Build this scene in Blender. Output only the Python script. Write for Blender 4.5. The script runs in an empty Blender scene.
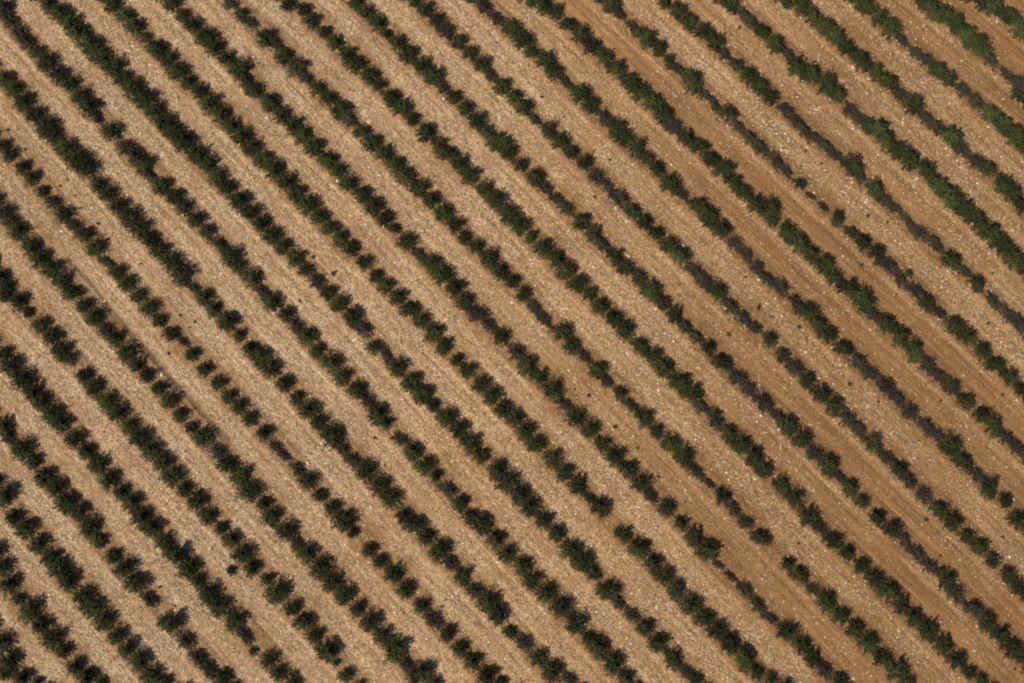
import bpy, math, random
import numpy as np
from mathutils import Vector, Matrix

random.seed(7)
rng = np.random.default_rng(7)
R = math.radians
sc = bpy.context.scene
COL = sc.collection

# bushes, row by row from the bottom left corner of the field to the top right:
# survey tiles of 256 x 171 image pixels read at four times scale -> "x,y,radius+look"
SURVEY = {
 'za': {'D1': "15,520,12d 40,590,14d 25,640,10d 100,655,12d 155,675,7d"},
 'z': {'D1': "15,215,11d 40,285,13d 75,345,8d 125,390,14g 170,450,12d 215,505,13d 265,550,10d 305,615,12d 355,655,13d 410,678,8d"},
 'y': {'C1': "20,610,14d", 'D1': "55,20,12d 105,65,13g 155,125,13d 205,180,12g 240,225,13g 275,275,13d 335,330,13d 375,375,14g 420,435,13g 470,495,12g 510,545,12d 565,590,13g 610,650,13g 665,678,9d"},
 'x': {'C1': "20,325,11d 30,375,10p 90,425,14g 135,475,11d 185,530,13g 225,580,12g 270,640,13g 325,670,12d",
       'D1': "360,60,13g 400,115,10d 455,175,11d 500,225,12d 545,285,14d 600,345,10p 685,440,14g 745,510,10p 795,580,10p 835,625,10p 900,655,12d"},
 'w': {'C1': "15,40,10d 40,90,14d 90,145,14d 130,195,13d 165,235,13d 205,290,13g 245,325,12g 300,385,12d 345,435,11g 385,490,13g 435,550,13g 485,600,11d 530,635,12g",
       'D1': "565,20,13g 610,65,12d 655,120,12g 705,170,14g 755,225,14d 795,275,9d 835,330,14g 880,380,13d 940,435,14g 980,495,8p 1018,555,6d",
       'D2': "55,590,11d"},
 'v': {'B1': "10,415,12d 30,455,11d 20,490,9d 80,515,13d 115,560,8d 165,610,12d 215,655,13d",
       'C1': "245,35,13g 285,60,9d 340,130,11d 375,180,12d 430,235,13g 475,280,13g 520,335,11g 560,380,14d 610,430,12d 655,480,13d 695,535,13g 740,585,11d 790,635,13d",
       'D1': "835,15,11d 890,60,9d 930,105,11d 975,165,13d 1010,225,11d 930,230,7d",
       'D2': "50,265,9d 85,325,14g 150,380,11d 195,435,12d 240,490,10d 290,555,14d 325,600,5d"},
 'u': {'B1': "20,160,12d 45,200,10d 75,235,13d 125,300,13g 165,345,13g 205,390,13g 250,435,13g 290,485,12d 340,535,11d 375,585,13g 425,630,10p 465,665,11d",
       'C1': "510,40,13d 550,90,11d 590,130,10d 640,185,11d 680,235,12g 720,290,11d 765,340,9d 815,375,13d 880,440,10p 910,490,12d 965,535,13g 1005,595,13g",
       'C2': "35,645,11d",
       'D2': "65,20,12g 120,75,13d 160,125,9p 205,165,12g 260,220,13d 305,280,13d 355,335,13g 410,385,11d 460,440,13g 505,495,11d 560,545,15g 600,605,9p 675,635,13d 635,665,11d"},
 'g': {'A1': "15,570,10d 40,612,10d 95,660,11d",
       'B1': "130,20,11d 170,75,9d 215,120,9p 255,170,11d 300,210,9p 340,250,12d 380,305,13g 422,358,7p 470,400,11d 510,445,11d 555,495,10d 600,545,11d 640,595,10d 685,650,11d 740,672,6p",
       'C1': "775,45,10d 825,105,10d 880,160,11d 920,215,10d 960,255,11d 1000,305,10d",
       'C2': "35,360,11d 80,415,7p 120,450,6p 170,505,9p 210,555,11d 260,610,9d 310,660,10d",
       'D2': "355,35,14d 390,80,8d 460,150,10d 500,195,9d 555,245,12g 600,310,12d 665,375,10d 710,430,11p 770,485,11d 820,545,10d 870,595,12d 925,655,13d 985,680,8d"},
 'f': {'A1': "20,305,12g 60,345,12g 95,400,14d 140,450,13d 190,500,14d 215,540,11p 265,590,14g 310,635,15d 350,665,13d",
       'B1': "395,50,11d 430,90,12g 475,135,12d 520,180,13d 560,225,13d 605,270,13d 640,315,12g 690,355,13g 730,410,14d 775,460,7p 820,500,12d 855,550,11d 915,600,14d 962,652,9d",
       'C1': "1000,25,11d",
       'C2': "20,55,13g 60,100,13d 120,160,12d 170,220,11d 215,270,13g 250,320,11g 305,375,15g 350,425,9p 385,470,10p 445,510,13d 500,570,12d 545,620,12d",
       'D2': "590,15,10d 640,45,13d 685,95,11d 740,150,14g 780,200,9p 830,255,11g 880,310,10p 935,360,14g 975,410,13d 1020,480,9d",
       'D3': "55,520,10p 110,580,11d 165,635,13d 235,670,9p"},
 'a': {'A1': "20,20,12d 35,65,11p 75,115,10p 105,160,11p 150,200,9d 190,240,13d 235,290,12d 280,325,12g 320,380,13g 360,420,14d 388,460,7p 445,520,13d 505,585,11p 545,612,12p 580,645,13d",
       'B1': "590,12,8p 650,55,13g 705,95,12d 740,140,12d 790,190,12d 835,235,11d 885,285,10p 930,340,14g 960,380,10d 1010,425,13g",
       'B2': "25,475,8p 65,520,13g 125,565,11d 165,615,10p 215,655,13g",
       'C2': "250,30,11d 305,80,13g 350,135,11d 405,185,12g 450,225,10p 490,280,13g 525,320,9d 580,385,9p 630,435,12g 685,490,12g 725,530,9d 775,585,10p 825,640,11g",
       'D2': "858,22,11d 905,45,13d 965,105,12d 1005,170,11d",
       'D3': "50,215,12d 85,275,12d 145,320,12d 205,375,13d 260,445,14g 310,500,9d 350,535,14g 415,600,13d 465,660,11d"},
 'b': {'A1': "190,15,11g 240,45,14g 280,80,14g 315,125,14g 360,175,15g 400,215,14g 445,260,15g 490,300,12d 530,340,14g 575,390,15g 620,435,14g 660,480,14d 695,520,13g 740,560,14d 785,610,14g 830,650,13g",
       'B1': "870,20,13g 910,65,12d 960,115,14g 1005,165,13d",
       'B2': "25,205,12d 65,255,13d 110,300,12d 160,345,12g 200,390,10d 250,440,10p 290,485,11d 335,530,12g 390,575,13d 430,625,11p",
       'C2': "475,20,10g 525,45,8p 570,100,12d 625,155,13g 675,205,14g 715,250,9d 765,300,12d 815,345,12d 860,400,13g 905,455,11d 965,510,13d 1005,560,13d",
       'C3': "35,610,13d 75,655,12d",
       'D3': "130,30,12d 185,85,12d 240,150,13g 285,195,13g 330,240,11p 390,310,13g 430,360,9p 485,410,9p 540,460,12g 590,525,13d 650,590,12g 715,640,8p 745,670,9d"},
 'c': {'A1': "445,15,12d 500,55,12g 540,100,12d 580,140,9p 625,185,13g 665,225,13g 710,275,14g 755,318,11d 800,355,11d 835,400,14g 885,450,13g 930,495,11d 970,540,14g 1005,590,13g",
       'A2': "35,630,12g 75,670,13g",
       'B2': "125,40,13g 170,80,12g 215,130,14g 260,180,12g 300,225,11d 340,265,12d 380,305,12d 440,360,11d 485,415,10d 525,455,11g 575,500,11g 620,550,12d 665,595,11g 715,640,13g",
       'C2': "755,15,12d 810,65,9d 850,110,11d 905,165,11d 950,210,11d 990,265,12d",
       'C3': "15,300,11d 60,350,11d 100,405,12g 165,465,12d 215,520,11d 265,570,12d 315,618,7p 360,655,13d",
       'D3': "450,85,11g 510,140,13g 570,200,12d 615,250,12d 660,310,13d 720,370,14g 775,420,12d 830,470,12d 880,525,13d 935,580,14g 985,640,10d",
       'D4': "20,665,8d"},
 'd': {'A1': "685,10,12d 730,50,10d 770,90,12d 825,140,14g 860,180,12g 905,225,11g 955,270,15g 985,310,9p 1015,355,12g",
       'A2': "60,400,13g 105,450,12g 150,490,12g 190,535,12g 240,580,13g 290,635,13g 335,675,10d",
       'B2': "375,45,12g 435,85,12d 475,140,14d 520,185,12d 560,225,8d 605,280,12d 655,330,9p 710,365,12d 755,410,13g 800,465,13d 840,520,12g 890,570,12p 935,610,9p 985,660,11d",
       'C3': "25,35,11p 65,90,13g 110,135,11g 165,190,13g 210,245,9p 260,300,12d 315,350,11g 365,405,11d 415,455,12d 465,510,12d 515,565,12d 560,615,8p 620,660,12d",
       'D3': "680,40,10d 730,100,12d 785,150,14d 830,210,5p 880,255,6p 940,310,9p 990,365,8p",
       'D4': "20,425,7p 85,475,12d 145,530,11d 185,585,11d 235,635,10p 295,670,11d"},
 'e': {'A1': "925,5,9p 965,48,10g 1000,80,9p",
       'A2': "45,140,14g 85,158,8p 115,215,12g 165,260,14g 205,305,9p 250,345,11g 295,385,11d 345,435,14g 380,475,10p 425,525,11g 470,565,13g 515,610,12g 565,655,13g",
       'B2': "600,20,13g 650,70,13g 705,115,12d 755,165,13g 800,215,12d 835,265,10d 885,300,10d 935,350,13g 980,400,12d",
       'B3': "12,435,10d 50,490,11d 95,545,8p 135,590,8p 205,640,13d",
       'C3': "240,15,11d 290,50,9p 345,110,12g 375,150,8p 435,205,10d 480,250,8p 530,300,12g 580,355,9d 635,405,11g 690,455,13g 740,515,9p 795,560,6p 845,615,11d 890,665,9p",
       'D3': "940,40,9p 1000,100,11d",
       'D4': "85,205,9d 130,250,11d 185,305,7p 240,355,13g 300,410,11g 350,465,12d 410,520,12g 455,580,12d 525,635,14g"},
 'h': {'A2': "130,10,10d 195,28,11d 230,72,11d 278,118,10d 320,160,11d 370,205,12g 405,250,12g 460,295,13g 495,335,10d 545,385,12g 590,425,13g 635,470,10d 690,520,13g 735,570,11g 770,610,12d 820,650,12g",
       'B2': "862,15,13g 920,70,12g 965,115,13d 1015,170,13d",
       'B3': "35,215,13g 80,260,9d 130,305,12d 185,345,11g 220,395,13g 270,445,12g 315,485,10d 360,535,12g 410,585,12g 455,630,12d",
       'C3': "515,10,10d 565,50,12d 610,100,13g 670,155,13g 720,200,13g 765,255,9p 820,300,11p 870,360,11g 920,410,12g 970,455,12d 1010,510,11g",
       'C4': "60,570,11g 105,620,12d",
       'D4': "170,20,13g 220,60,8p 265,110,11d 320,160,11d 380,210,11d 430,265,11d 485,315,13g 540,370,11d 590,420,11d 640,470,14g 710,530,12d 765,590,12d 815,640,10d 870,670,9d"},
 'i': {'A2': "400,8,10g 445,42,11g 490,85,12g 527,130,8d 570,165,11g 615,210,13g 670,258,12g 715,300,13g 750,340,9p 795,385,11d 845,425,11g 885,480,12d 925,520,10p 975,565,14g 1010,610,12g",
       'A3': "40,655,10d",
       'B3': "95,20,12g 135,65,10p 180,105,9p 225,145,9p 285,195,12g 330,250,11d 360,290,10p 415,335,11g 455,385,11g 510,425,11d 560,475,13g 610,525,11d 655,575,11d 700,625,10p 745,665,9p",
       'C3': "790,20,10d 845,80,12d 910,140,11p 955,185,10p 1005,240,12p",
       'C4': "45,295,9p 90,330,12g 140,385,12g 195,445,11p 250,490,13g 290,535,8p 330,580,11g 380,635,9d",
       'D4': "440,20,11d 505,65,11d 550,110,9p 600,165,10p 655,215,10p 720,265,12g 755,320,11p 825,385,12p 880,435,12d 935,490,12g 990,545,13d 1020,580,8d"},
 'j': {'A2': "635,5,8d 680,35,11d 725,75,10d 765,118,11p 815,160,11d 858,205,11d 905,250,12d 935,290,8p 985,340,12g",
       'A3': "10,385,11g 50,425,12d 95,475,7p 150,515,11g 200,560,12g 245,605,10d 295,645,11g",
       'B3': "340,15,11p 390,55,9p 435,110,12p 485,160,11d 535,200,11d 580,245,10d 635,295,12g 685,330,12g 735,395,10p 775,440,10p 830,475,12g 880,535,10p 930,580,9p 975,625,10p",
       'B4': "15,665,9d",
       'C4': "65,50,10d 110,100,11p 165,150,11d 215,205,11d 270,250,11d 325,305,11p 375,350,9p 425,405,12g 480,460,10p 530,505,11d 570,555,10p 625,610,10p 690,665,11d",
       'D4': "740,40,12d 800,95,10d 855,135,11d 905,190,10d 965,255,11d 1005,300,10d"},
 'k': {'A2': "910,15,11p 965,65,10p", 
       'A3': "8,100,12g 50,152,13g 85,200,9g 145,232,13g 175,280,11d 225,320,8p 285,365,13g 330,405,12g 375,460,10p 425,500,13g 455,545,12d 505,585,13g 550,625,9d 590,665,10d",
       'B3': "640,45,13g 695,85,7p 755,130,12d 800,175,13g 845,225,12d 895,280,9p 945,330,9p 990,380,9p 1020,420,8p",
       'B4': "55,460,11p 120,515,9p 170,550,12g 205,605,11g 245,650,11d",
       'C4': "310,20,11d 370,80,10p 420,120,10p 480,170,11p 525,220,10p 580,275,10p 640,330,10p 690,365,9p 740,410,14g 790,475,12d 845,525,9p 890,580,13g 960,630,10d",
       'D4': "1008,30,11d"},
 'l': {'A3': "80,5,7g 125,15,12g 180,40,11g 235,85,11d 280,130,13g 325,178,12d 380,215,12g 425,260,12g 480,310,12d 520,355,14g 575,400,13b 620,450,13g 655,500,11p 705,545,11d 760,580,11g 805,630,11d 860,665,13g",
       'B3': "890,40,11g 935,80,10g 985,130,12g",
       'B4': "15,145,12g 25,190,8d 80,235,12g 125,285,13g 175,325,11g 240,365,12g 275,420,10g 325,460,12g 385,510,15b 435,575,9p 480,610,12d 540,650,12g",
       'C4': "590,30,12b 645,90,10p 695,135,9p 745,175,11p 800,235,11d 865,285,11d 910,330,12g 960,375,10p 1010,425,11p"},
 'm': {'A3': "405,15,12g 435,50,9p 495,100,9p 545,140,13g 600,180,11d 640,230,8g 670,265,9p 730,315,14g 770,365,8p 820,410,8p 875,445,11g 915,500,7p 960,540,9p 1000,585,10p",
       'A4': "40,635,10p 80,675,7p",
       'B4': "135,45,8d 180,95,5p 230,140,6p 285,185,10d 340,240,9p 385,280,11d 440,320,11d 485,370,11p 535,420,9p 575,405,6b 600,475,10p 640,525,11d 695,565,9p 755,610,12d 805,655,11d",
       'C4': "865,35,12g 915,85,11d 970,135,12d 1015,185,9d"},
 'n': {'A3': "615,8,9d 665,35,11g 720,75,11g 770,118,11d 815,160,13g 860,210,9p 905,255,10d 955,295,12g 1000,340,12g",
       'A4': "20,380,10d 75,430,10p 115,480,10p 150,515,8p 195,545,8p 240,580,8p 285,615,7p 345,655,13g",
       'B4': "375,10,9p 435,65,12b 480,110,8p 520,140,7p 575,195,7p 620,240,8p 680,290,10p 740,350,12g 795,395,9p 845,445,11d 910,515,8p 965,560,8p 1010,600,11p"},
 'o': {'A3': "880,8,11g 930,50,10p 970,85,9p 1005,120,11g",
       'A4': "30,170,12g 85,210,8p 125,265,13g 180,290,12g 245,330,13g 285,375,11g 335,435,9p 375,475,8p 435,505,14b 480,550,12g 540,595,13g 580,635,12g 640,670,12g",
       'B4': "690,50,13b 745,100,13b 790,145,12g 840,190,13g 890,235,13g 940,285,13g 980,335,14g 1015,380,9d"},
 'p': {'A4': "85,5,7g 135,20,12g 180,60,11g 235,105,13g 280,145,12b 325,190,11g 380,235,12g 430,275,11g 485,320,12g 535,370,9p 590,410,13g 635,465,9p 685,505,10p 745,545,14b 780,590,10p 840,640,10p 890,665,11g",
       'B4': "945,50,13g 985,85,12d 1020,135,11d"},
 'q': {'A4': "390,15,12g 445,55,12g 495,105,12b 545,150,7p 595,205,7p 645,235,8p 680,275,11b 725,310,11g 795,355,10p 845,400,10p 895,450,12b 950,490,13b 1000,540,14g"},
 'r': {'A4': "650,15,13g 700,50,15b 755,85,13b 800,125,13b 845,175,14b 895,225,8p 960,295,7p 1010,330,10p 1012,372,8g"},
 's': {'A4': "860,5,8g 910,20,12g 970,55,12g 1010,105,13b"},
}
SIZE = 0.93
SUN_EL = 51
EXPOSURE = 0.58
GRAVEL_STOPS = ((0.0, (0.11, 0.068, 0.034)), (0.3, (0.29, 0.19, 0.105)), (0.62, (0.44, 0.32, 0.19)), (0.88, (0.60, 0.47, 0.31)), (1.0, (0.70, 0.59, 0.43)))
STONY_STOPS = ((0.12, (0.15, 0.09, 0.044)), (0.5, (0.31, 0.206, 0.113)), (0.88, (0.52, 0.385, 0.235)))
SOIL = (0.28, 0.165, 0.078)
EARTH_STOPS = ((0.3, (0.16, 0.084, 0.034)), (0.7, (0.29, 0.165, 0.072)))
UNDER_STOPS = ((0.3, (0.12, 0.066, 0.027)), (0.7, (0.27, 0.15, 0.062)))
WEEDS = {
 'A1': "100,598,3 30,520,3", 'A3': "910,110,4 120,388,3 205,467,2 65,262,2 390,640,3",
 'A4': "150,605,3 215,655,3 130,665,2 60,592,2 345,640,2 620,120,2 950,372,2",
 'B1': "720,580,3 320,150,3 240,60,3 300,98,2 270,32,2 392,212,3 432,275,2 565,372,2 780,605,3 758,625,2", 'B2': "230,345,4 310,410,5 175,520,3",
 'B3': "985,545,5 865,655,4 935,425,3 670,455,2 330,105,3", 'B4': "105,120,2 400,180,4 375,375,3 15,585,3 125,625,4 480,205,3 458,242,2 515,492,2 900,410,2 880,612,3",
 'C1': "675,45,3", 'C2': "475,385,3 515,495,2", 'C3': "305,215,4 410,340,4 585,540,3 250,190,2 500,425,3 690,640,2 970,600,2 180,560,2",
 'C4': "325,170,4 440,240,3 690,235,3 940,212,3 850,130,2 535,432,2 548,400,2 600,395,2 375,272,2",
 'D1': "845,148,2 540,195,3 640,300,3 700,375,2",
 'D2': "150,650,8 45,375,2 745,378,3", 'D4': "120,125,3 630,30,4 690,175,3 940,100,3 990,628,3",
}
STONES = {
 'A1': "530,180,3 780,185,2 235,408,2", 'A2': "55,185,4 450,485,3 290,520,2 750,395,3", 'A3': "830,430,3 40,195,2",
 'A4': "340,515,3 395,375,2 130,70,2", 'B1': "245,240,3 610,215,2 885,410,3 200,375,2", 'B2': "325,40,3 510,222,3 770,650,3 855,112,2 400,120,2",
 'B3': "685,298,3 790,490,2 850,550,2 985,435,3 80,370,2 380,105,3", 'B4': "390,125,3 530,290,2 720,480,2 410,635,2 300,340,2 885,330,2",
 'C2': "785,475,3 435,20,3 25,285,2 120,545,3", 'C3': "625,175,3 190,440,2", 'C4': "40,350,3 615,540,2 905,465,2 150,40,3 165,330,2",
 'D1': "365,605,3 700,415,2 840,145,3", 'D2': "800,325,3 575,212,3 100,375,2", 'D3': "205,325,2 390,235,2 500,540,2",
 'D4': "340,665,3 970,180,3 825,555,2 690,440,2 420,595,2",
}

# ------------------------------------------------------------------ camera
W, HH = 1024, 683
DIST, LENS, TILT = 92.0, 50.0, R(8)
cam_d = bpy.data.cameras.new('camera')
cam = bpy.data.objects.new('camera', cam_d)
COL.objects.link(cam)
sc.camera = cam
cam_d.lens = LENS; cam_d.sensor_width = 36; cam_d.clip_end = 3000
_a = math.atan2(-0.75, -0.66)
CAM = Vector((math.cos(_a) * math.sin(TILT), math.sin(_a) * math.sin(TILT), math.cos(TILT))) * DIST
_f = (-CAM).normalized()
_r = _f.cross(Vector((0, 1, 0))).normalized()
_u = _r.cross(_f)
cam.matrix_world = Matrix(((_r.x, _u.x, -_f.x, CAM.x), (_r.y, _u.y, -_f.y, CAM.y), (_r.z, _u.z, -_f.z, CAM.z), (0, 0, 0, 1)))
PX = 36 / LENS / W                       # tangent of one image pixel


def ground_point(px, py, z=0.0):
    """where the survey pixel falls on the field, at height z above it"""
    d = _f + _r * ((px - W / 2) * PX) + _u * (-(py - HH / 2) * PX)
    t = (z - CAM.z) / d.z
    p = CAM + d * t
    return p.x, p.y, t * PX               # metres per pixel at that place


def tile_px(tile, x, y):
    return '1234'.index(tile[1]) * 256 + x / 4, (0, 171, 342, 512)['ABCD'.index(tile[0])] + y / 4


# ------------------------------------------------------------------ survey
rows = list(SURVEY)
bushes = []
for k, r in enumerate(rows):
    for tile, s in SURVEY[r].items():
        for w in s.split():
            a, b, c = w.split(',')
            px, py = tile_px(tile, float(a), float(b))
            x, y, m = ground_point(px - 1.9, py + 1.6, 0.45)
            bushes.append(dict(k=k, px=px, py=py, x=x, y=y, r=float(c[:-1]) * m * (SIZE + 0.06 * min(1, max(0, (px - 450 + 0.4 * (py - 340)) / 400)) + (0.03 + 0.08 * min(1, max(0, (py - 250) / 250))) * min(1, max(0, (640 - px) / 150))), t=c[-1], rp=float(c[:-1])))


def basis(x, y):
    x = np.asarray(x) / 30; y = np.asarray(y) / 30
    return np.stack([np.ones_like(x), x, y, x * x, x * y, y * y], -1)


_A = basis([b['x'] for b in bushes], [b['y'] for b in bushes])
ROWC = np.linalg.lstsq(_A, np.array([b['k'] for b in bushes], float), rcond=None)[0]

_gx = np.array([ROWC[1], ROWC[2]]) / 30
for b in bushes:                           # take out part of the reading error across the row
    e = float(basis([b['x']], [b['y']])[0] @ ROWC) - b['k']
    if abs(e) < 0.12:
        b['x'] -= 0.35 * e * _gx[0] / (_gx @ _gx); b['y'] -= 0.35 * e * _gx[1] / (_gx @ _gx)


def row_at(x, y):
    """row number as a continuous field over the ground"""
    return basis(np.clip(x, -46, 46), np.clip(y, -36, 36)) @ ROWC


def vnoise(x, y, cell, seed):
    """smooth value noise, numpy"""
    g = np.random.default_rng(seed).random((256, 256))
    u = np.asarray(x) / cell + 91.3; v = np.asarray(y) / cell + 57.7
    i = np.floor(u).astype(int); j = np.floor(v).astype(int)
    fu = u - i; fv = v - j
    fu = fu * fu * (3 - 2 * fu); fv = fv * fv * (3 - 2 * fv)
    a = g[i % 256, j % 256]; b = g[(i + 1) % 256, j % 256]; c = g[i % 256, (j + 1) % 256]; d = g[(i + 1) % 256, (j + 1) % 256]
    return (a * (1 - fu) + b * fu) * (1 - fv) + (c * (1 - fu) + d * fu) * fv


# a washed-out furrow that runs beside the seventh row on the left
FURROW = [ground_point(*tile_px(t, x, y))[:2] for t, x, y in
          (('B1', 270, 350), ('B1', 360, 440), ('B1', 440, 545), ('B1', 550, 670), ('C1', 620, 70), ('C1', 722, 180), ('C1', 822, 295), ('C1', 915, 390))]


def seg_dist(x, y, pts):
    best = np.full(np.shape(x), 1e9)
    for (ax, ay), (bx, by) in zip(pts, pts[1:]):
        dx, dy = bx - ax, by - ay
        t = np.clip(((x - ax) * dx + (y - ay) * dy) / (dx * dx + dy * dy), 0, 1)
        best = np.minimum(best, np.hypot(x - ax - t * dx, y - ay - t * dy))
    return best


# how far each lane between two rows has been tilled to smooth brown earth (the lanes to the right are)
LANE_S = [0] * 9 + [0.05, 0.05, 0.15, 0.8, 0.45, 0.85, 0.9, 0.4, 0.85, 0.95, 0.25, 0.5, 0.35, 0.35, 0.75, 1, 1, 1]


def sstep(a, b, x):
    t = np.clip((x - a) / (b - a), 0, 1)
    return t * t * (3 - 2 * t)


def field(x, y):
    x = np.asarray(x, float); y = np.asarray(y, float)
    k = row_at(x, y)
    ph = k - np.floor(k)
    dist_row = np.minimum(ph, 1 - ph)                       # 0 on the row, .5 mid lane
    lane = np.clip(np.floor(k).astype(int), 0, len(LANE_S) - 1)
    base = np.array(LANE_S)[lane]
    s = base * sstep(3, 20, x + 0.35 * y + 6 * (base > 0.93) + 8 * (lane == 12))
    ph0 = ph
    ph = np.where(lane == 12, 1 - ph, ph)                   # that lane was tilled along its other side
    wob = vnoise(x, y, 1.6, 3) * 0.6 + vnoise(x, y, 0.5, 4) * 0.4
    s = s * sstep(0.10, 0.24, ph + 0.10 * (wob - .5)) * (1 - sstep(0.66, 0.86, ph + 0.2 * (wob - .5)) * 0.75)
    s = np.clip(s * (0.7 + 0.6 * wob), 0, 1)
    ph = ph0
    # browner earth under and beside the bushes, wider towards the upper right
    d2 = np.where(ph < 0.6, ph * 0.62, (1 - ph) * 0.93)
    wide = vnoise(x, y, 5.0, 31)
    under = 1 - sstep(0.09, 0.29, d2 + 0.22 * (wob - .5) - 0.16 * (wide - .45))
    fur = np.exp(-(seg_dist(x, y, FURROW) / 0.15) ** 2) * (0.7 + 0.3 * vnoise(x, y, 0.9, 8))
    return k, ph, s, under, fur


def height(x, y, full=None):
    k, ph, s, under, fur = full or field(x, y)
    h = 0.05 * under
    h = h - 0.045 * np.exp(-((ph - 0.32) / 0.05) ** 2) - 0.045 * np.exp(-((ph - 0.70) / 0.05) ** 2)   # wheel ruts
    h = h + 0.05 * (vnoise(x, y, 0.7, 11) - .5) * (1 - 0.6 * s) + 0.035 * (vnoise(x, y, 0.24, 12) - .5) * (1 - 0.75 * s)
    h = h + 0.5 * (vnoise(x, y, 14, 13) - .5) - 0.11 * fur
    return h


def h1(x, y):
    return float(height(np.array([x]), np.array([y]))[0])


# ------------------------------------------------------------------ materials
def new_mat(name):
    m = bpy.data.materials.new(name); m.use_nodes = True
    nt = m.node_tree; nt.nodes.clear()
    out = nt.nodes.new('ShaderNodeOutputMaterial')
    p = nt.nodes.new('ShaderNodeBsdfPrincipled')
    nt.links.new(p.outputs[0], out.inputs[0])
    return m, nt, p


def nd(nt, typ, **kw):
    n = nt.nodes.new(typ)
    for a, v in kw.items():
        if a.startswith('i_'):
            n.inputs[a[2:].replace('_', ' ')].default_value = v
        else:
            setattr(n, a, v)
    return n


def ramp(nt, fac, stops):
    n = nt.nodes.new('ShaderNodeValToRGB')
    e = n.color_ramp.elements
    while len(e) < len(stops): e.new(0.5)
    for q, (pos, c) in zip(e, stops):
        q.position = pos; q.color = (*c, 1)
    nt.links.new(fac, n.inputs[0])
    return n.outputs[0]


def mix(nt, fac, a, b, mode='MIX'):
    n = nt.nodes.new('ShaderNodeMix'); n.data_type = 'RGBA'; n.blend_type = mode
    for sock, v in ((n.inputs[0], fac), (n.inputs[6], a), (n.inputs[7], b)):
        if isinstance(v, (int, float)): sock.default_value = v
        elif isinstance(v, tuple): sock.default_value = (*v, 1)
        else: nt.links.new(v, sock)
    return n.outputs[2]


def math_n(nt, op, a, b=0.0, clamp=False):
    n = nt.nodes.new('ShaderNodeMath'); n.operation = op; n.use_clamp = clamp
    for sock, v in zip(n.inputs, (a, b)):
        if isinstance(v, (int, float)): sock.default_value = v
        else: nt.links.new(v, sock)
    return n.outputs[0]


def leaf_material(name, dark, mid, light, rough=0.6):
    """each leaf its own shade, each bush its own cast"""
    m, nt, p = new_mat(name)
    geo = nd(nt, 'ShaderNodeNewGeometry')
    nz = nd(nt, 'ShaderNodeTexNoise', i_Scale=0.75, i_Detail=2.0)
    nt.links.new(geo.outputs['Position'], nz.inputs['Vector'])
    f = math_n(nt, 'ADD', math_n(nt, 'MULTIPLY', geo.outputs['Random Per Island'], 0.55), math_n(nt, 'MULTIPLY', math_n(nt, 'SUBTRACT', nz.outputs[0], 0.30), 1.4), True)
    c = ramp(nt, f, ((0.1, dark), (0.5, mid), (0.95, light)))
    nt.links.new(c, p.inputs['Base Color'])
    p.inputs['Roughness'].default_value = rough
    p.inputs['Specular IOR Level'].default_value = 0.12
    return m


M = {}
M['g'] = leaf_material('vine green leaf', (0.010, 0.0135, 0.004), (0.022, 0.029, 0.0075), (0.066, 0.073, 0.018))
M['d'] = leaf_material('dark olive leaf', (0.008, 0.0097, 0.004), (0.018, 0.0215, 0.007), (0.058, 0.059, 0.019))
M['b'] = leaf_material('fresh green leaf', (0.014, 0.021, 0.006), (0.031, 0.043, 0.011), (0.074, 0.088, 0.024))
M['p'] = leaf_material('withered grey purple leaf', (0.017, 0.012, 0.0085), (0.029, 0.023, 0.0145), (0.060, 0.054, 0.028), 0.85)
M['litter'] = leaf_material('dry leaf litter', (0.025, 0.017, 0.012), (0.055, 0.037, 0.023), (0.15, 0.10, 0.055), 0.9)
M['weed'] = leaf_material('low weed leaf', (0.03, 0.035, 0.012), (0.05, 0.06, 0.02), (0.10, 0.10, 0.045))


def bark_material(name, a, b):
    m, nt, p = new_mat(name)
    geo = nd(nt, 'ShaderNodeNewGeometry')
    nz = nd(nt, 'ShaderNodeTexNoise', i_Scale=30.0, i_Detail=3.0)
    nt.links.new(geo.outputs['Position'], nz.inputs['Vector'])
    nt.links.new(ramp(nt, nz.outputs[0], ((0.3, a), (0.7, b))), p.inputs['Base Color'])
    p.inputs['Roughness'].default_value = 0.9
    return m


M['stem'] = bark_material('brown vine bark', (0.05, 0.035, 0.025), (0.12, 0.09, 0.065))
M['twig'] = bark_material('dry purple grey twig', (0.045, 0.034, 0.034), (0.10, 0.08, 0.077))


def stone_material(name, stops):
    m, nt, p = new_mat(name)
    geo = nd(nt, 'ShaderNodeNewGeometry')
    nz = nd(nt, 'ShaderNodeTexNoise', i_Scale=18.0, i_Detail=4.0)
    nt.links.new(geo.outputs['Position'], nz.inputs['Vector'])
    f = math_n(nt, 'ADD', math_n(nt, 'MULTIPLY', geo.outputs['Random Per Island'], 0.8), math_n(nt, 'MULTIPLY', nz.outputs[0], 0.2), True)
    nt.links.new(ramp(nt, f, stops), p.inputs['Base Color'])
    p.inputs['Roughness'].default_value = 0.85
    return m


M['gravel'] = stone_material('mixed field gravel', GRAVEL_STOPS)
M['stone'] = stone_material('pale limestone', ((0.0, (0.50, 0.41, 0.30)), (1.0, (0.68, 0.60, 0.48))))


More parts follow.
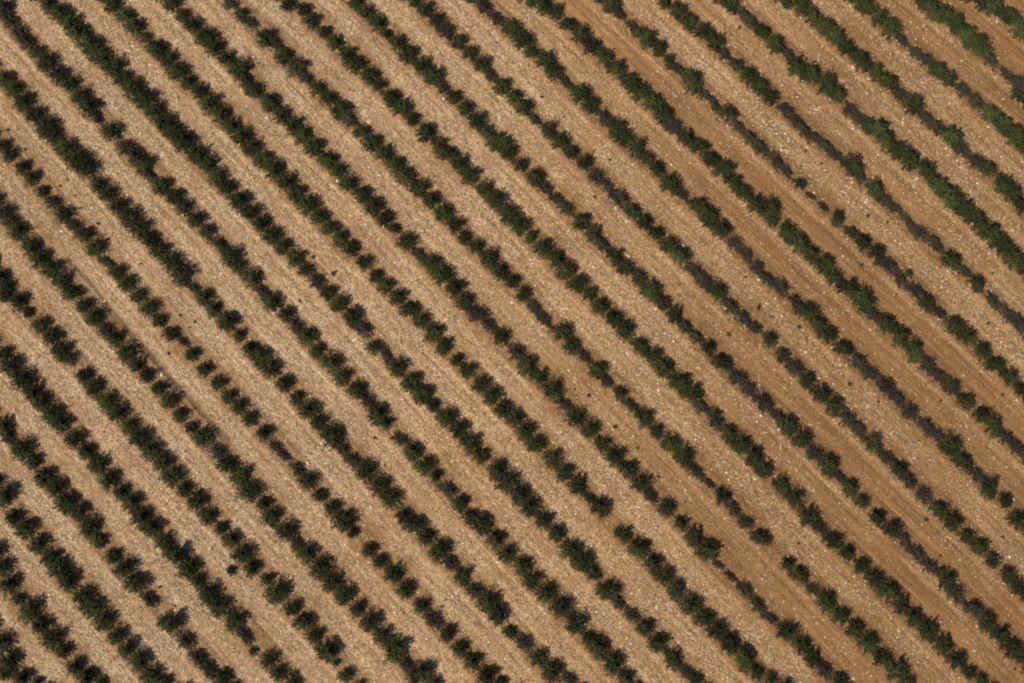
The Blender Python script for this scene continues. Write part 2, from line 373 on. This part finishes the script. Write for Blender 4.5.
def ground_material():
    m, nt, p = new_mat('stony field soil')
    L = nt.links.new
    geo = nd(nt, 'ShaderNodeNewGeometry'); P = geo.outputs['Position']
    def att(n, o='Fac'): return nd(nt, 'ShaderNodeAttribute', attribute_name=n).outputs[o]
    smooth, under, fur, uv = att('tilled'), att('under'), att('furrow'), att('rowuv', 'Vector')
    def noise(s, d=3.0, vec=P, ro=0.55):
        n = nd(nt, 'ShaderNodeTexNoise', i_Scale=s, i_Detail=d, i_Roughness=ro); L(vec, n.inputs['Vector']); return n.outputs[0]
    big, patch, grain = noise(0.07, 2.0), noise(0.55, 4.0), noise(9.0, 5.0, ro=0.7)
    st2 = nd(nt, 'ShaderNodeVectorMath', operation='MULTIPLY'); L(uv, st2.inputs[0]); st2.inputs[1].default_value = (9.5, 0.22, 1)
    fine = noise(1.0, 3.0, st2.outputs[0], 0.6)
    st = nd(nt, 'ShaderNodeVectorMath', operation='MULTIPLY'); L(uv, st.inputs[0]); st.inputs[1].default_value = (3.6, 0.13, 1)
    streak = noise(1.0, 4.0, st.outputs[0], 0.6)
    vo = nd(nt, 'ShaderNodeTexVoronoi', i_Scale=8.5); L(P, vo.inputs['Vector'])
    vo2 = nd(nt, 'ShaderNodeTexVoronoi', i_Scale=18.0); L(P, vo2.inputs['Vector'])
    sep = nd(nt, 'ShaderNodeSeparateColor'); L(vo.outputs['Color'], sep.inputs[0])
    sep2 = nd(nt, 'ShaderNodeSeparateColor'); L(vo2.outputs['Color'], sep2.inputs[0])
    peb = math_n(nt, 'ADD', math_n(nt, 'MULTIPLY', sep.outputs[0], 0.5), math_n(nt, 'MULTIPLY', sep2.outputs[1], 0.5))
    stony = ramp(nt, peb, STONY_STOPS)
    stony = mix(nt, ramp(nt, patch, ((0.42, (0, 0, 0)), (0.66, (1, 1, 1)))), stony, mix(nt, 0.55, stony, SOIL))
    earth = ramp(nt, math_n(nt, 'ADD', math_n(nt, 'MULTIPLY', grain, 0.5), math_n(nt, 'MULTIPLY', streak, 0.5)), EARTH_STOPS)
    earth = mix(nt, math_n(nt, 'MULTIPLY', peb, 0.35), earth, stony)
    fs = math_n(nt, 'ADD', smooth, math_n(nt, 'MULTIPLY', math_n(nt, 'SUBTRACT', streak, 0.5), 1.1), True)
    fs = math_n(nt, 'MULTIPLY', fs, 1.0, True)
    col = mix(nt, fs, stony, earth)
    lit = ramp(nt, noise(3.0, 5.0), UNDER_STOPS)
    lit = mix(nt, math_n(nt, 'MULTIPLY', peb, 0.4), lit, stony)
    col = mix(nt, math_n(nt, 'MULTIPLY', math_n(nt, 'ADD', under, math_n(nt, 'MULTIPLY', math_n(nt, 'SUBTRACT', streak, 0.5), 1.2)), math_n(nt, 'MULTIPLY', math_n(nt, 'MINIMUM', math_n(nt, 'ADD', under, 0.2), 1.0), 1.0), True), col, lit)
    col = mix(nt, math_n(nt, 'MULTIPLY', fur, 0.95, True), col, (0.10, 0.062, 0.03))
    ochre = math_n(nt, 'ADD', att('ochre'), math_n(nt, 'MULTIPLY', math_n(nt, 'SUBTRACT', big, 0.5), 0.9), True)
    tint = ramp(nt, ochre, ((0.0, (1.13, 1.125, 1.18)), (0.45, (1.13, 1.07, 1.00)), (1.0, (0.90, 0.815, 0.705))))
    col = mix(nt, 1.0, col, tint, 'MULTIPLY')
    col = mix(nt, 1.0, col, ramp(nt, fine, ((0.3, (0.70, 0.66, 0.61)), (0.7, (1.17, 1.17, 1.17)))), 'MULTIPLY')
    col = mix(nt, 1.0, col, ramp(nt, streak, ((0.34, (0.80, 0.76, 0.71)), (0.64, (1.12, 1.125, 1.13)))), 'MULTIPLY')
    L(col, p.inputs['Base Color'])
    p.inputs['Roughness'].default_value = 0.95
    p.inputs['Specular IOR Level'].default_value = 0.15
    hsum = math_n(nt, 'ADD', math_n(nt, 'MULTIPLY', grain, 0.8), math_n(nt, 'ADD', math_n(nt, 'MULTIPLY', vo.outputs['Distance'], -0.9), math_n(nt, 'MULTIPLY', fine, 1.0)))
    b = nd(nt, 'ShaderNodeBump', i_Strength=0.6, i_Distance=0.05); L(hsum, b.inputs['Height']); L(b.outputs[0], p.inputs['Normal'])
    return m


M['ground'] = ground_material()


# ------------------------------------------------------------------ mesh helpers
def mesh_np(name, V, F, mats, mi=None, smooth=False):
    """V (n,3); F list of arrays of faces (each array one polygon size)"""
    me = bpy.data.meshes.new(name)
    V = np.asarray(V, np.float32)
    me.vertices.add(len(V)); me.vertices.foreach_set('co', V.ravel())
    loops = np.concatenate([f.ravel() for f in F]).astype(np.int32)
    sizes = np.concatenate([np.full(len(f), f.shape[1]) for f in F]).astype(np.int32)
    me.loops.add(len(loops)); me.loops.foreach_set('vertex_index', loops)
    me.polygons.add(len(sizes))
    me.polygons.foreach_set('loop_start', np.concatenate([[0], np.cumsum(sizes)[:-1]]).astype(np.int32))
    for m in mats: me.materials.append(m)
    if mi is not None: me.polygons.foreach_set('material_index', np.asarray(mi, np.int32))
    me.polygons.foreach_set('use_smooth', np.full(len(sizes), smooth))
    me.update(calc_edges=True); me.validate()
    return me


class Geo:
    def __init__(s): s.V = []; s.F = []; s.n = 0
    def quads(s, V, F): s.V.append(np.asarray(V, float)); s.F.append(np.asarray(F) + s.n); s.n += len(V)
    def tube(s, pts, rad, sides=4):
        pts = [Vector(p) for p in pts]; V = []; F = []
        for i, p in enumerate(pts):
            d = (pts[min(i + 1, len(pts) - 1)] - pts[max(i - 1, 0)]).normalized()
            a = d.orthogonal().normalized(); b = d.cross(a)
            for q in range(sides):
                t = 2 * math.pi * q / sides
                V.append(p + (a * math.cos(t) + b * math.sin(t)) * rad[i])
        for i in range(len(pts) - 1):
            for q in range(sides):
                F.append((i * sides + q, i * sides + (q + 1) % sides, (i + 1) * sides + (q + 1) % sides, (i + 1) * sides + q))
        s.quads([tuple(v) for v in V], F)
    def leaf(s, c, along, normal, ln, wd, fold=0.25):
        a = along.normalized(); b = normal.cross(a)
        if b.length < 1e-4: b = a.orthogonal()
        b.normalize(); n = a.cross(b)
        up = n * (wd * fold)
        V = [c - a * ln * 0.5, c + b * wd * 0.5 + up, c + a * ln * 0.5, c - b * wd * 0.5 + up]
        s.quads([tuple(v) for v in V], [(0, 1, 2, 3)])
    def data(s): return np.concatenate(s.V), np.concatenate(s.F)


def rnd_dir(r): 
    while True:
        v = Vector((r.uniform(-1, 1), r.uniform(-1, 1), r.uniform(-1, 1)))
        if 0.1 < v.length < 1: return v.normalized()


def make_bush(seed, shoots, leaves, ln, reach=1.0, tall=1.25, twiggy=False, fill=0.3):
    """unit bush: crown radius about 1; arching canes from one short stock, leaves along them.
    returns (foliage V,F), (wood V,F)"""
    r = random.Random(seed)
    leaf, wood = Geo(), Geo()
    wood.tube([(0, 0, -0.12), (0.02, 0.01, 0.12), (-0.01, 0.03, 0.3)], [0.075, 0.06, 0.05], 6)
    lob = [r.uniform(0.74, 1.10) for _ in range(7)]
    off = r.uniform(0, 6.28)
    for i in range(shoots):
        az = 2 * math.pi * (i + r.uniform(-.6, .6)) / shoots * 5.0
        el = R(r.choice((r.uniform(8, 40), r.uniform(25, 70), r.uniform(50, 88))))
        u = ((az - off) / (2 * math.pi) * 7) % 7
        q = lob[int(u)] * (1 - u % 1) + lob[(int(u) + 1) % 7] * (u % 1)
        L = reach * q * r.uniform(0.78, 1.0) * (1 + 0.15 * math.sin(el) * (tall - 1) / .25)
        if r.random() < 0.05: L *= 1.16
        d = Vector((math.cos(az) * math.cos(el), math.sin(az) * math.cos(el), math.sin(el)))
        p0 = Vector((0, 0, 0.22))
        pts = []
        for j in range(5):
            t = j / 4
            p = p0 + d * (L * t) + Vector((0, 0, -0.22 * t * t * math.cos(el) * L + 0.16 * t * (1 - t)))
            p += Vector((r.uniform(-1, 1), r.uniform(-1, 1), r.uniform(-1, 1))) * 0.05 * t
            p.z = max(p.z, 0.05)
            pts.append(p)
        w = 0.022 if twiggy else 0.016
        wood.tube(pts, [w, w * .85, w * .7, w * .55, w * .35], 3)
        if twiggy:
            for _ in range(3):
                j = r.choice((1, 2, 3)); e = pts[j] + (d + rnd_dir(r) * 0.9).normalized() * r.uniform(0.16, 0.36)
                e.z = max(e.z, 0.04)
                wood.tube([pts[j], (pts[j] + e) / 2 + rnd_dir(r) * 0.03, e], [w * .6, w * .5, w * .3], 3)
        for _ in range(leaves):
            t = 1 - r.random() ** 1.35 * (0.78 if r.random() > fill else 1.0)
            t = max(0.12, t); j = min(3, int(t * 4)); q2 = t * 4 - j
            c = pts[j].lerp(pts[j + 1], q2) + rnd_dir(r) * r.uniform(0.02, 0.19)
            c.z = max(c.z, 0.05)
            n = (Vector((0, 0, 1)) * 0.35 + d * 1.0 + rnd_dir(r) * 0.6).normalized()
            s = ln * r.uniform(0.65, 1.25)
            leaf.leaf(c, n.cross(rnd_dir(r)) + Vector((0, 0, 0.01)), n, s, s * r.uniform(0.6, 0.85))
    return leaf.data(), wood.data()


def make_weed(seed):
    r = random.Random(seed); g = Geo()
    for i in range(46):
        az = r.uniform(0, 6.28); el = R(r.uniform(10, 75)); L = r.uniform(0.35, 1.0)
        d = Vector((math.cos(az) * math.cos(el), math.sin(az) * math.cos(el), math.sin(el)))
        g.leaf(d * L * 0.55 + Vector((0, 0, .06)), d, Vector((0, 0, 1)) + rnd_dir(r) * .4, L * r.uniform(.5, .9), r.uniform(0.12, 0.28))
    return g.data()


def make_stone(seed):
    r = np.random.default_rng(seed)
    t = (1 + 5 ** .5) / 2
    v = np.array([(-1, t, 0), (1, t, 0), (-1, -t, 0), (1, -t, 0), (0, -1, t), (0, 1, t), (0, -1, -t), (0, 1, -t), (t, 0, -1), (t, 0, 1), (-t, 0, -1), (-t, 0, 1)], float)
    v /= np.linalg.norm(v[0]); v *= r.uniform(0.75, 1.2, (12, 1)); v *= (1.15, 0.9, 0.55)
    f = np.array([(0, 11, 5), (0, 5, 1), (0, 1, 7), (0, 7, 10), (0, 10, 11), (1, 5, 9), (5, 11, 4), (11, 10, 2), (10, 7, 6), (7, 1, 8), (3, 9, 4), (3, 4, 2), (3, 2, 6), (3, 6, 8), (3, 8, 9), (4, 9, 5), (2, 4, 11), (6, 2, 10), (8, 6, 7), (9, 8, 1)])
    return v, f


# ------------------------------------------------------------------ the field
def axis(inner, outer, step):
    a = np.arange(-inner, inner + step / 2, step)
    e = inner + np.cumsum(step * 1.35 ** np.arange(1, 40)); e = e[e < outer]
    e = np.append(e, outer)
    return np.concatenate([-e[::-1], a, e])


gx, gy = axis(41, 900, 0.115), axis(30, 900, 0.115)
X, Y = np.meshgrid(gx, gy, indexing='xy'); X = X.ravel(); Y = Y.ravel()
fl = field(X, Y)
Z = height(X, Y, fl)
nx, ny = len(gx), len(gy)
I = (np.arange(ny - 1)[:, None] * nx + np.arange(nx - 1)[None]).ravel()
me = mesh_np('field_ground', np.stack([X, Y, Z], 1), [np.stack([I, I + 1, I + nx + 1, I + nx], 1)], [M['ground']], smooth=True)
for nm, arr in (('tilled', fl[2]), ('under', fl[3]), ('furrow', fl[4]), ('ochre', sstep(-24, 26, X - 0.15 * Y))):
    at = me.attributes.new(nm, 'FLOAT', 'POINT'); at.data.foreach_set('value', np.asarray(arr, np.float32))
at = me.attributes.new('rowuv', 'FLOAT_VECTOR', 'POINT')
_g = np.array([row_at(1., 0.) - row_at(-1., 0.), row_at(0., 1.) - row_at(0., -1.)]).ravel()
_al = np.array([_g[1], -_g[0]]) / np.linalg.norm(_g)
at.data.foreach_set('vector', np.stack([fl[0] * 2.75, X * _al[0] + Y * _al[1], 0 * X], 1).astype(np.float32).ravel())
ground = bpy.data.objects.new('ground', me); COL.objects.link(ground)
ground['kind'] = 'structure'; ground['label'] = 'pale stony soil of the field with lanes of brown tilled earth between the bush rows'

# loose gravel: far too many to count, one object
N = 150000
sx = rng.uniform(-37, 37, N * 2); sy = rng.uniform(-26, 26, N * 2)
fk = field(sx, sy)
dens = (0.08 + 0.92 * vnoise(sx, sy, 2.2, 21) ** 0.8) * (1 - 0.90 * fk[2]) * (1 - 0.65 * fk[3]) * (1 - 0.9 * fk[4])
dens *= 0.25 + 1.5 * vnoise(fk[0] * 2.75 * 16, sx * _al[0] + sy * _al[1], 4.0, 22)      # stones lie in tillage lines
keep = rng.random(N * 2) < dens
sx, sy = sx[keep][:N], sy[keep][:N]; n = len(sx)
sz = height(sx, sy)
rad = np.clip(rng.lognormal(math.log(0.034), 0.44, n), 0.018, 0.11)
oct_v = np.array([(1, 0, 0), (0, 1, 0), (-1, 0, 0), (0, -1, 0), (0, 0, 1), (0, 0, -1)], float)
oct_f = np.array([(0, 1, 4), (1, 2, 4), (2, 3, 4), (3, 0, 4), (1, 0, 5), (2, 1, 5), (3, 2, 5), (0, 3, 5)])
ang = rng.uniform(0, 6.283, n)
V = oct_v[None] * rng.uniform(0.65, 1.35, (n, 6, 1)) * rad[:, None, None]
V[:, :, 2] *= 0.62
ca, sa = np.cos(ang)[:, None], np.sin(ang)[:, None]
V = np.stack([V[:, :, 0] * ca - V[:, :, 1] * sa, V[:, :, 0] * sa + V[:, :, 1] * ca, V[:, :, 2]], -1)
V += np.stack([sx, sy, sz + rad * 0.15], 1)[:, None]
F = (oct_f[None] + (np.arange(n) * 6)[:, None, None]).reshape(-1, 3)
grav = bpy.data.objects.new('gravel', mesh_np('gravel', V.reshape(-1, 3), [F], [M['gravel']]))
COL.objects.link(grav); grav['kind'] = 'stuff'; grav['label'] = 'loose pale limestone gravel strewn over the field between the rows'

# fallen leaves and prunings under the rows: uncountable, one object
N = 60000
lx = rng.uniform(-37, 37, N * 3); ly = rng.uniform(-26, 26, N * 3)
lk = field(lx, ly)
dd = np.minimum(lk[1], 1 - lk[1])
keep = rng.random(N * 3) < 1.3 * np.exp(-(dd / 0.13) ** 2) * (0.3 + 0.85 * vnoise(lx, ly, 0.9, 41)) + 0.02 * vnoise(lx, ly, 3.0, 42)
lx, ly = lx[keep][:N], ly[keep][:N]; n = len(lx)
lz = height(lx, ly) + 0.012
a = rng.uniform(0, 6.283, n); ln = rng.uniform(0.03, 0.10, n) * np.where(rng.random(n) < 0.15, 2.4, 1); wd_ = np.minimum(ln, 0.10) * rng.uniform(0.25, 0.7, n)
qx = np.stack([-ln, 0 * ln, ln, 0 * ln], 1) * 0.5; qy = np.stack([0 * ln, -wd_, 0 * ln, wd_], 1) * 0.5
qz = rng.uniform(0, 0.035, (n, 4))
V = np.stack([qx * np.cos(a)[:, None] - qy * np.sin(a)[:, None] + lx[:, None], qx * np.sin(a)[:, None] + qy * np.cos(a)[:, None] + ly[:, None], qz + lz[:, None]], -1)
lit_o = bpy.data.objects.new('leaf_litter', mesh_np('leaf_litter', V.reshape(-1, 3), [np.arange(n * 4).reshape(-1, 4)], [M['litter']]))
COL.objects.link(lit_o); lit_o['kind'] = 'stuff'; lit_o['label'] = 'brown fallen leaves and dry prunings lying under the rows'

# ------------------------------------------------------------------ bushes
kinds = {'g': (62, 28, 0.105), 'd': (60, 27, 0.105), 'b': (62, 28, 0.108)}
PROTO = {}
for t, (s, l, ln) in kinds.items():
    PROTO[t] = [make_bush(100 * ord(t) + q, s, l, ln) for q in range(7)]
PROTO['p'] = [make_bush(900 + q, 46, 16, 0.12, reach=1.0, tall=1.05, twiggy=True) for q in range(7)]


def two(name, parts, mats):
    """two meshes sharing a prototype"""
    (lv, lf), (wv, wf) = parts
    return mesh_np(name + '_leaves', lv, [lf], [mats[0]]), mesh_np(name + '_wood', wv, [wf], [mats[1]])


PM = {t: [two(t, q, (M[t], M['twig' if t == 'p' else 'stem'])) for q in PROTO[t]] for t in PROTO}

for k in range(len(rows)):
    line = sorted((b for b in bushes if b['k'] == k), key=lambda b: b['px'] + b['py'])
    for i, b in enumerate(line):
        b['i'] = i + 1; b['n'] = len(line)
        b['prev'] = line[i - 1] if i else None
        b['next'] = line[i + 1] if i + 1 < len(line) else None


def ordinal(n):
    return f"{n}{'th' if 10 <= n % 100 <= 20 else {1: 'st', 2: 'nd', 3: 'rd'}.get(n % 10, 'th')}"


WORDS = ['first', 'second', 'third', 'fourth', 'fifth', 'sixth', 'seventh', 'eighth', 'ninth', 'tenth', 'eleventh', 'twelfth', 'thirteenth', 'fourteenth', 'fifteenth', 'sixteenth', 'seventeenth', 'eighteenth', 'nineteenth', 'twentieth', 'twenty-first', 'twenty-second', 'twenty-third', 'twenty-fourth', 'twenty-fifth', 'twenty-sixth']
LOOK = {'g': 'green', 'd': 'dark green', 'b': 'bright green', 'p': 'withered grey-purple'}


def gap(a, b):
    return a and b and math.hypot(a['px'] - b['px'], a['py'] - b['py']) > 22.5


def label(b):
    p, n = b['prev'], b['next']
    size = 'small ' if b['rp'] <= 8 else 'large ' if b['rp'] >= 13 else 'mid-sized '
    ctx = ''
    if gap(p, b): ctx = ' below a gap'
    elif gap(b, n): ctx = ' above a gap'
    elif b['t'] != 'p' and p and n and p['t'] == 'p' and n['t'] == 'p': ctx = ' between withered ones'
    elif b['t'] == 'p' and p and n and p['t'] != 'p' and n['t'] != 'p': ctx = ' between green ones'
    elif b['t'] != 'p' and n and n['t'] == 'p': ctx = ' above a withered one'
    elif b['t'] == 'p' and p and p['t'] != 'p': ctx = ' below a green one'
    return f"{size}{LOOK[b['t']]} bush{ctx}, {ordinal(b['i'])} down {WORDS[b['k']]} row from bottom left"


ROWDIR = math.atan2(_al[1], _al[0])


def place(b, q):
    s = b['r']
    if b['t'] == 'p':                    # the withered ones sprawl along the row
        s *= 1.03
        return (b['x'], b['y'], h1(b['x'], b['y'])), ROWDIR + q.choice((0, math.pi)) + q.uniform(-.25, .25), (s * q.uniform(1.4, 1.7) * (1.3 if b['rp'] <= 8 else 1), s * q.uniform(0.88, 1.02), s * q.uniform(0.85, 1.0))
    return (b['x'], b['y'], h1(b['x'], b['y'])), ROWDIR + q.choice((0, math.pi)) + q.uniform(-.6, .6), (s * q.uniform(1.03, 1.14) * (1 + 0.18 * sstep(-4, 14, b['x'])), s * q.uniform(0.93, 1.04), s * q.uniform(0.95, 1.15))


q = random.Random(3)
leafy = sorted((b for b in bushes if b['t'] != 'p'), key=lambda b: -b['rp'] - 0.01 * math.sin(b['px'] * 12.9 + b['py'] * 7.3))
single = leafy[:300] + [b for b in bushes if b['t'] == 'p']
protos = {}


def copy_tree(o):
    c = o.copy(); COL.objects.link(c)
    for ch in list(o.children):
        d = ch.copy(); COL.objects.link(d); d.parent = c
    return c


for b in single:
    v = q.randrange(7); key = (b['t'], v)
    dry = b['t'] == 'p'
    if key not in protos:
        o = bpy.data.objects.new('withered_bush' if dry else 'leafy_bush', None); COL.objects.link(o)
        o.empty_display_size = 0.3
        for nm, msh in (('leaves' if dry else 'foliage', PM[b['t']][v][0]), ('twigs' if dry else 'stem', PM[b['t']][v][1])):
            c = bpy.data.objects.new(nm, msh); COL.objects.link(c); c.parent = o
        protos[key] = o
    else:
        o = copy_tree(protos[key])
    o.location, rz, o.scale = place(b, q)
    o.rotation_euler = (0, 0, rz)
    o['label'] = label(b); o['category'] = 'bush'
    o['group'] = 'withered bushes in the rows' if dry else 'green bushes planted in rows'

# the other leafy bushes of the rows, and the rows' ends beyond the frame, as one mass
mass = [(b['x'], b['y'], b['r'], b['t']) for b in leafy[300:]]
for k in range(-1, len(rows) + 1):
    src = min(max(k, 0), len(rows) - 1)
    line = sorted((b for b in bushes if b['k'] == src), key=lambda b: b['px'] + b['py'])
    sh = (k - src) * _g / (_g @ _g) * 2        # a row's step across the field
    if k != src:
        a0, a1 = line[0], line[-1]
        L = 22
        cx, cy = (a0['x'] + a1['x']) / 2 + sh[0], (a0['y'] + a1['y']) / 2 + sh[1]
        pts = [(cx + _al[0] * t * 1.05, cy + _al[1] * t * 1.05) for t in range(-18, 19)]
    else:
        pts = []
        for e, e2 in ((line[0], line[min(7, len(line) - 1)]), (line[-1], line[max(-8, -len(line))])):
            dx, dy = e['x'] - e2['x'], e['y'] - e2['y']; l = math.hypot(dx, dy) or 1
            if l < 3: dx, dy = (_al * np.sign(dx * _al[0] + dy * _al[1] or 1)); l = 1
            pts += [(e['x'] + dx / l * 1.07 * j, e['y'] + dy / l * 1.07 * j) for j in range(1, 8)]
    for x, y in pts:
        mass.append((x + q.uniform(-.12, .12), y + q.uniform(-.12, .12), q.uniform(0.5, 0.8), q.choice('ggdd')))
VV, FF, MI, o_ = [], [], [], 0
mats = [M['g'], M['d'], M['b'], M['stem']]
for x, y, s, t in mass:
    (lv, lf), (wv, wf) = PROTO[t][q.randrange(7)]
    a = ROWDIR + q.choice((0, math.pi)) + q.uniform(-.6, .6); c_, s_ = math.cos(a), math.sin(a)
    rot = np.array([[c_, -s_, 0], [s_, c_, 0], [0, 0, 1]]) @ np.diag([q.uniform(1.0, 1.1) * (1 + 0.20 * sstep(-4, 14, x)), q.uniform(0.93, 1.04), q.uniform(0.95, 1.15)])
    base = np.array([x, y, h1(x, y)])
    for vv, ff, mi in ((lv, lf, 'gdb'.index(t)), (wv, wf, 3)):
        VV.append(vv @ rot.T * s + base); FF.append(ff + o_); MI.append(np.full(len(ff), mi)); o_ += len(vv)
mo = bpy.data.objects.new('leafy_bushes', mesh_np('leafy_bushes', np.concatenate(VV), [np.concatenate(FF)], mats, np.concatenate(MI)))
COL.objects.link(mo); mo['kind'] = 'stuff'; mo['label'] = 'the many smaller green bushes that fill the planted rows between the larger ones'


# ------------------------------------------------------------------ weeds and single stones
def beside(px, py):
    b = min(bushes, key=lambda b: math.hypot(b['px'] - px, b['py'] - py))
    side = 'above' if (px - b['px']) * 0.7 - (py - b['py']) * 0.7 > 0 else 'below'
    return f"{side} the {ordinal(b['i'])} bush down the {WORDS[b['k']]} row from bottom left"


wm = [mesh_np('weed', *(lambda d: (d[0], [d[1]]))(make_weed(q_)), [M['weed']]) for q_ in range(5)]
sm = [mesh_np('stone', *(lambda d: (d[0], [d[1]]))(make_stone(q_)), [M['stone']]) for q_ in range(6)]
seen = {}
for table, name, meshes, what, group, cat in ((WEEDS, 'weed', wm, 'low weed on bare soil', 'weeds between the rows', 'weed'), (STONES, 'stone', sm, 'pale stone lying', 'larger stones between the rows', 'stone')):
    for tile, s in table.items():
        for w in s.split():
            a, b, c = map(float, w.split(','))
            px, py = tile_px(tile, a, b); x, y, m_ = ground_point(px, py, 0.05)
            o = bpy.data.objects.new(name, q.choice(meshes)); COL.objects.link(o)
            f_ = 1.0 if name == 'weed' else 0.5
            o.location = (x, y, h1(x, y) + (0.0 if name == 'weed' else 0.02)); o.rotation_euler = (0, 0, q.uniform(0, 6.28))
            o.scale = (c * m_ * f_,) * 3
            lb = f"{what} {beside(px, py)}"
            if lb in seen: print('DUP LABEL', lb, tile, w)
            seen[lb] = 1
            o['label'] = lb; o['category'] = cat; o['group'] = group

# ------------------------------------------------------------------ light
EL, AZ = R(SUN_EL), math.atan2(-0.62, -0.80)          # the sun stands to the lower left
sun_dir = Vector((math.cos(AZ) * math.cos(EL), math.sin(AZ) * math.cos(EL), math.sin(EL)))
ld = bpy.data.lights.new('sun', 'SUN'); ld.energy = 3.6; ld.angle = R(0.5); ld.color = (1.0, 0.95, 0.87)
lo = bpy.data.objects.new('sun', ld); COL.objects.link(lo)
lo.rotation_euler = sun_dir.to_track_quat('Z', 'Y').to_euler(); lo.location = sun_dir * 120
wd = bpy.data.worlds.new('World'); sc.world = wd; wd.use_nodes = True
nt = wd.node_tree
bg = nt.nodes.get('Background') or nt.nodes.new('ShaderNodeBackground')
sky = nt.nodes.new('ShaderNodeTexSky'); sky.sky_type = 'NISHITA'; sky.sun_disc = False
sky.sun_elevation = EL; sky.sun_rotation = math.atan2(sun_dir.x, sun_dir.y)
nt.links.new(sky.outputs[0], bg.inputs[0]); bg.inputs[1].default_value = 0.05
sc.view_settings.view_transform = 'Standard'; sc.view_settings.look = 'None'
sc.view_settings.gamma = 1; sc.view_settings.exposure = EXPOSURE; sc.view_settings.use_curve_mapping = False
sc.cycles.use_denoising = False
sc.cycles.filter_width = 2.05
sc.cycles.max_bounces = 5; sc.cycles.diffuse_bounces = 2
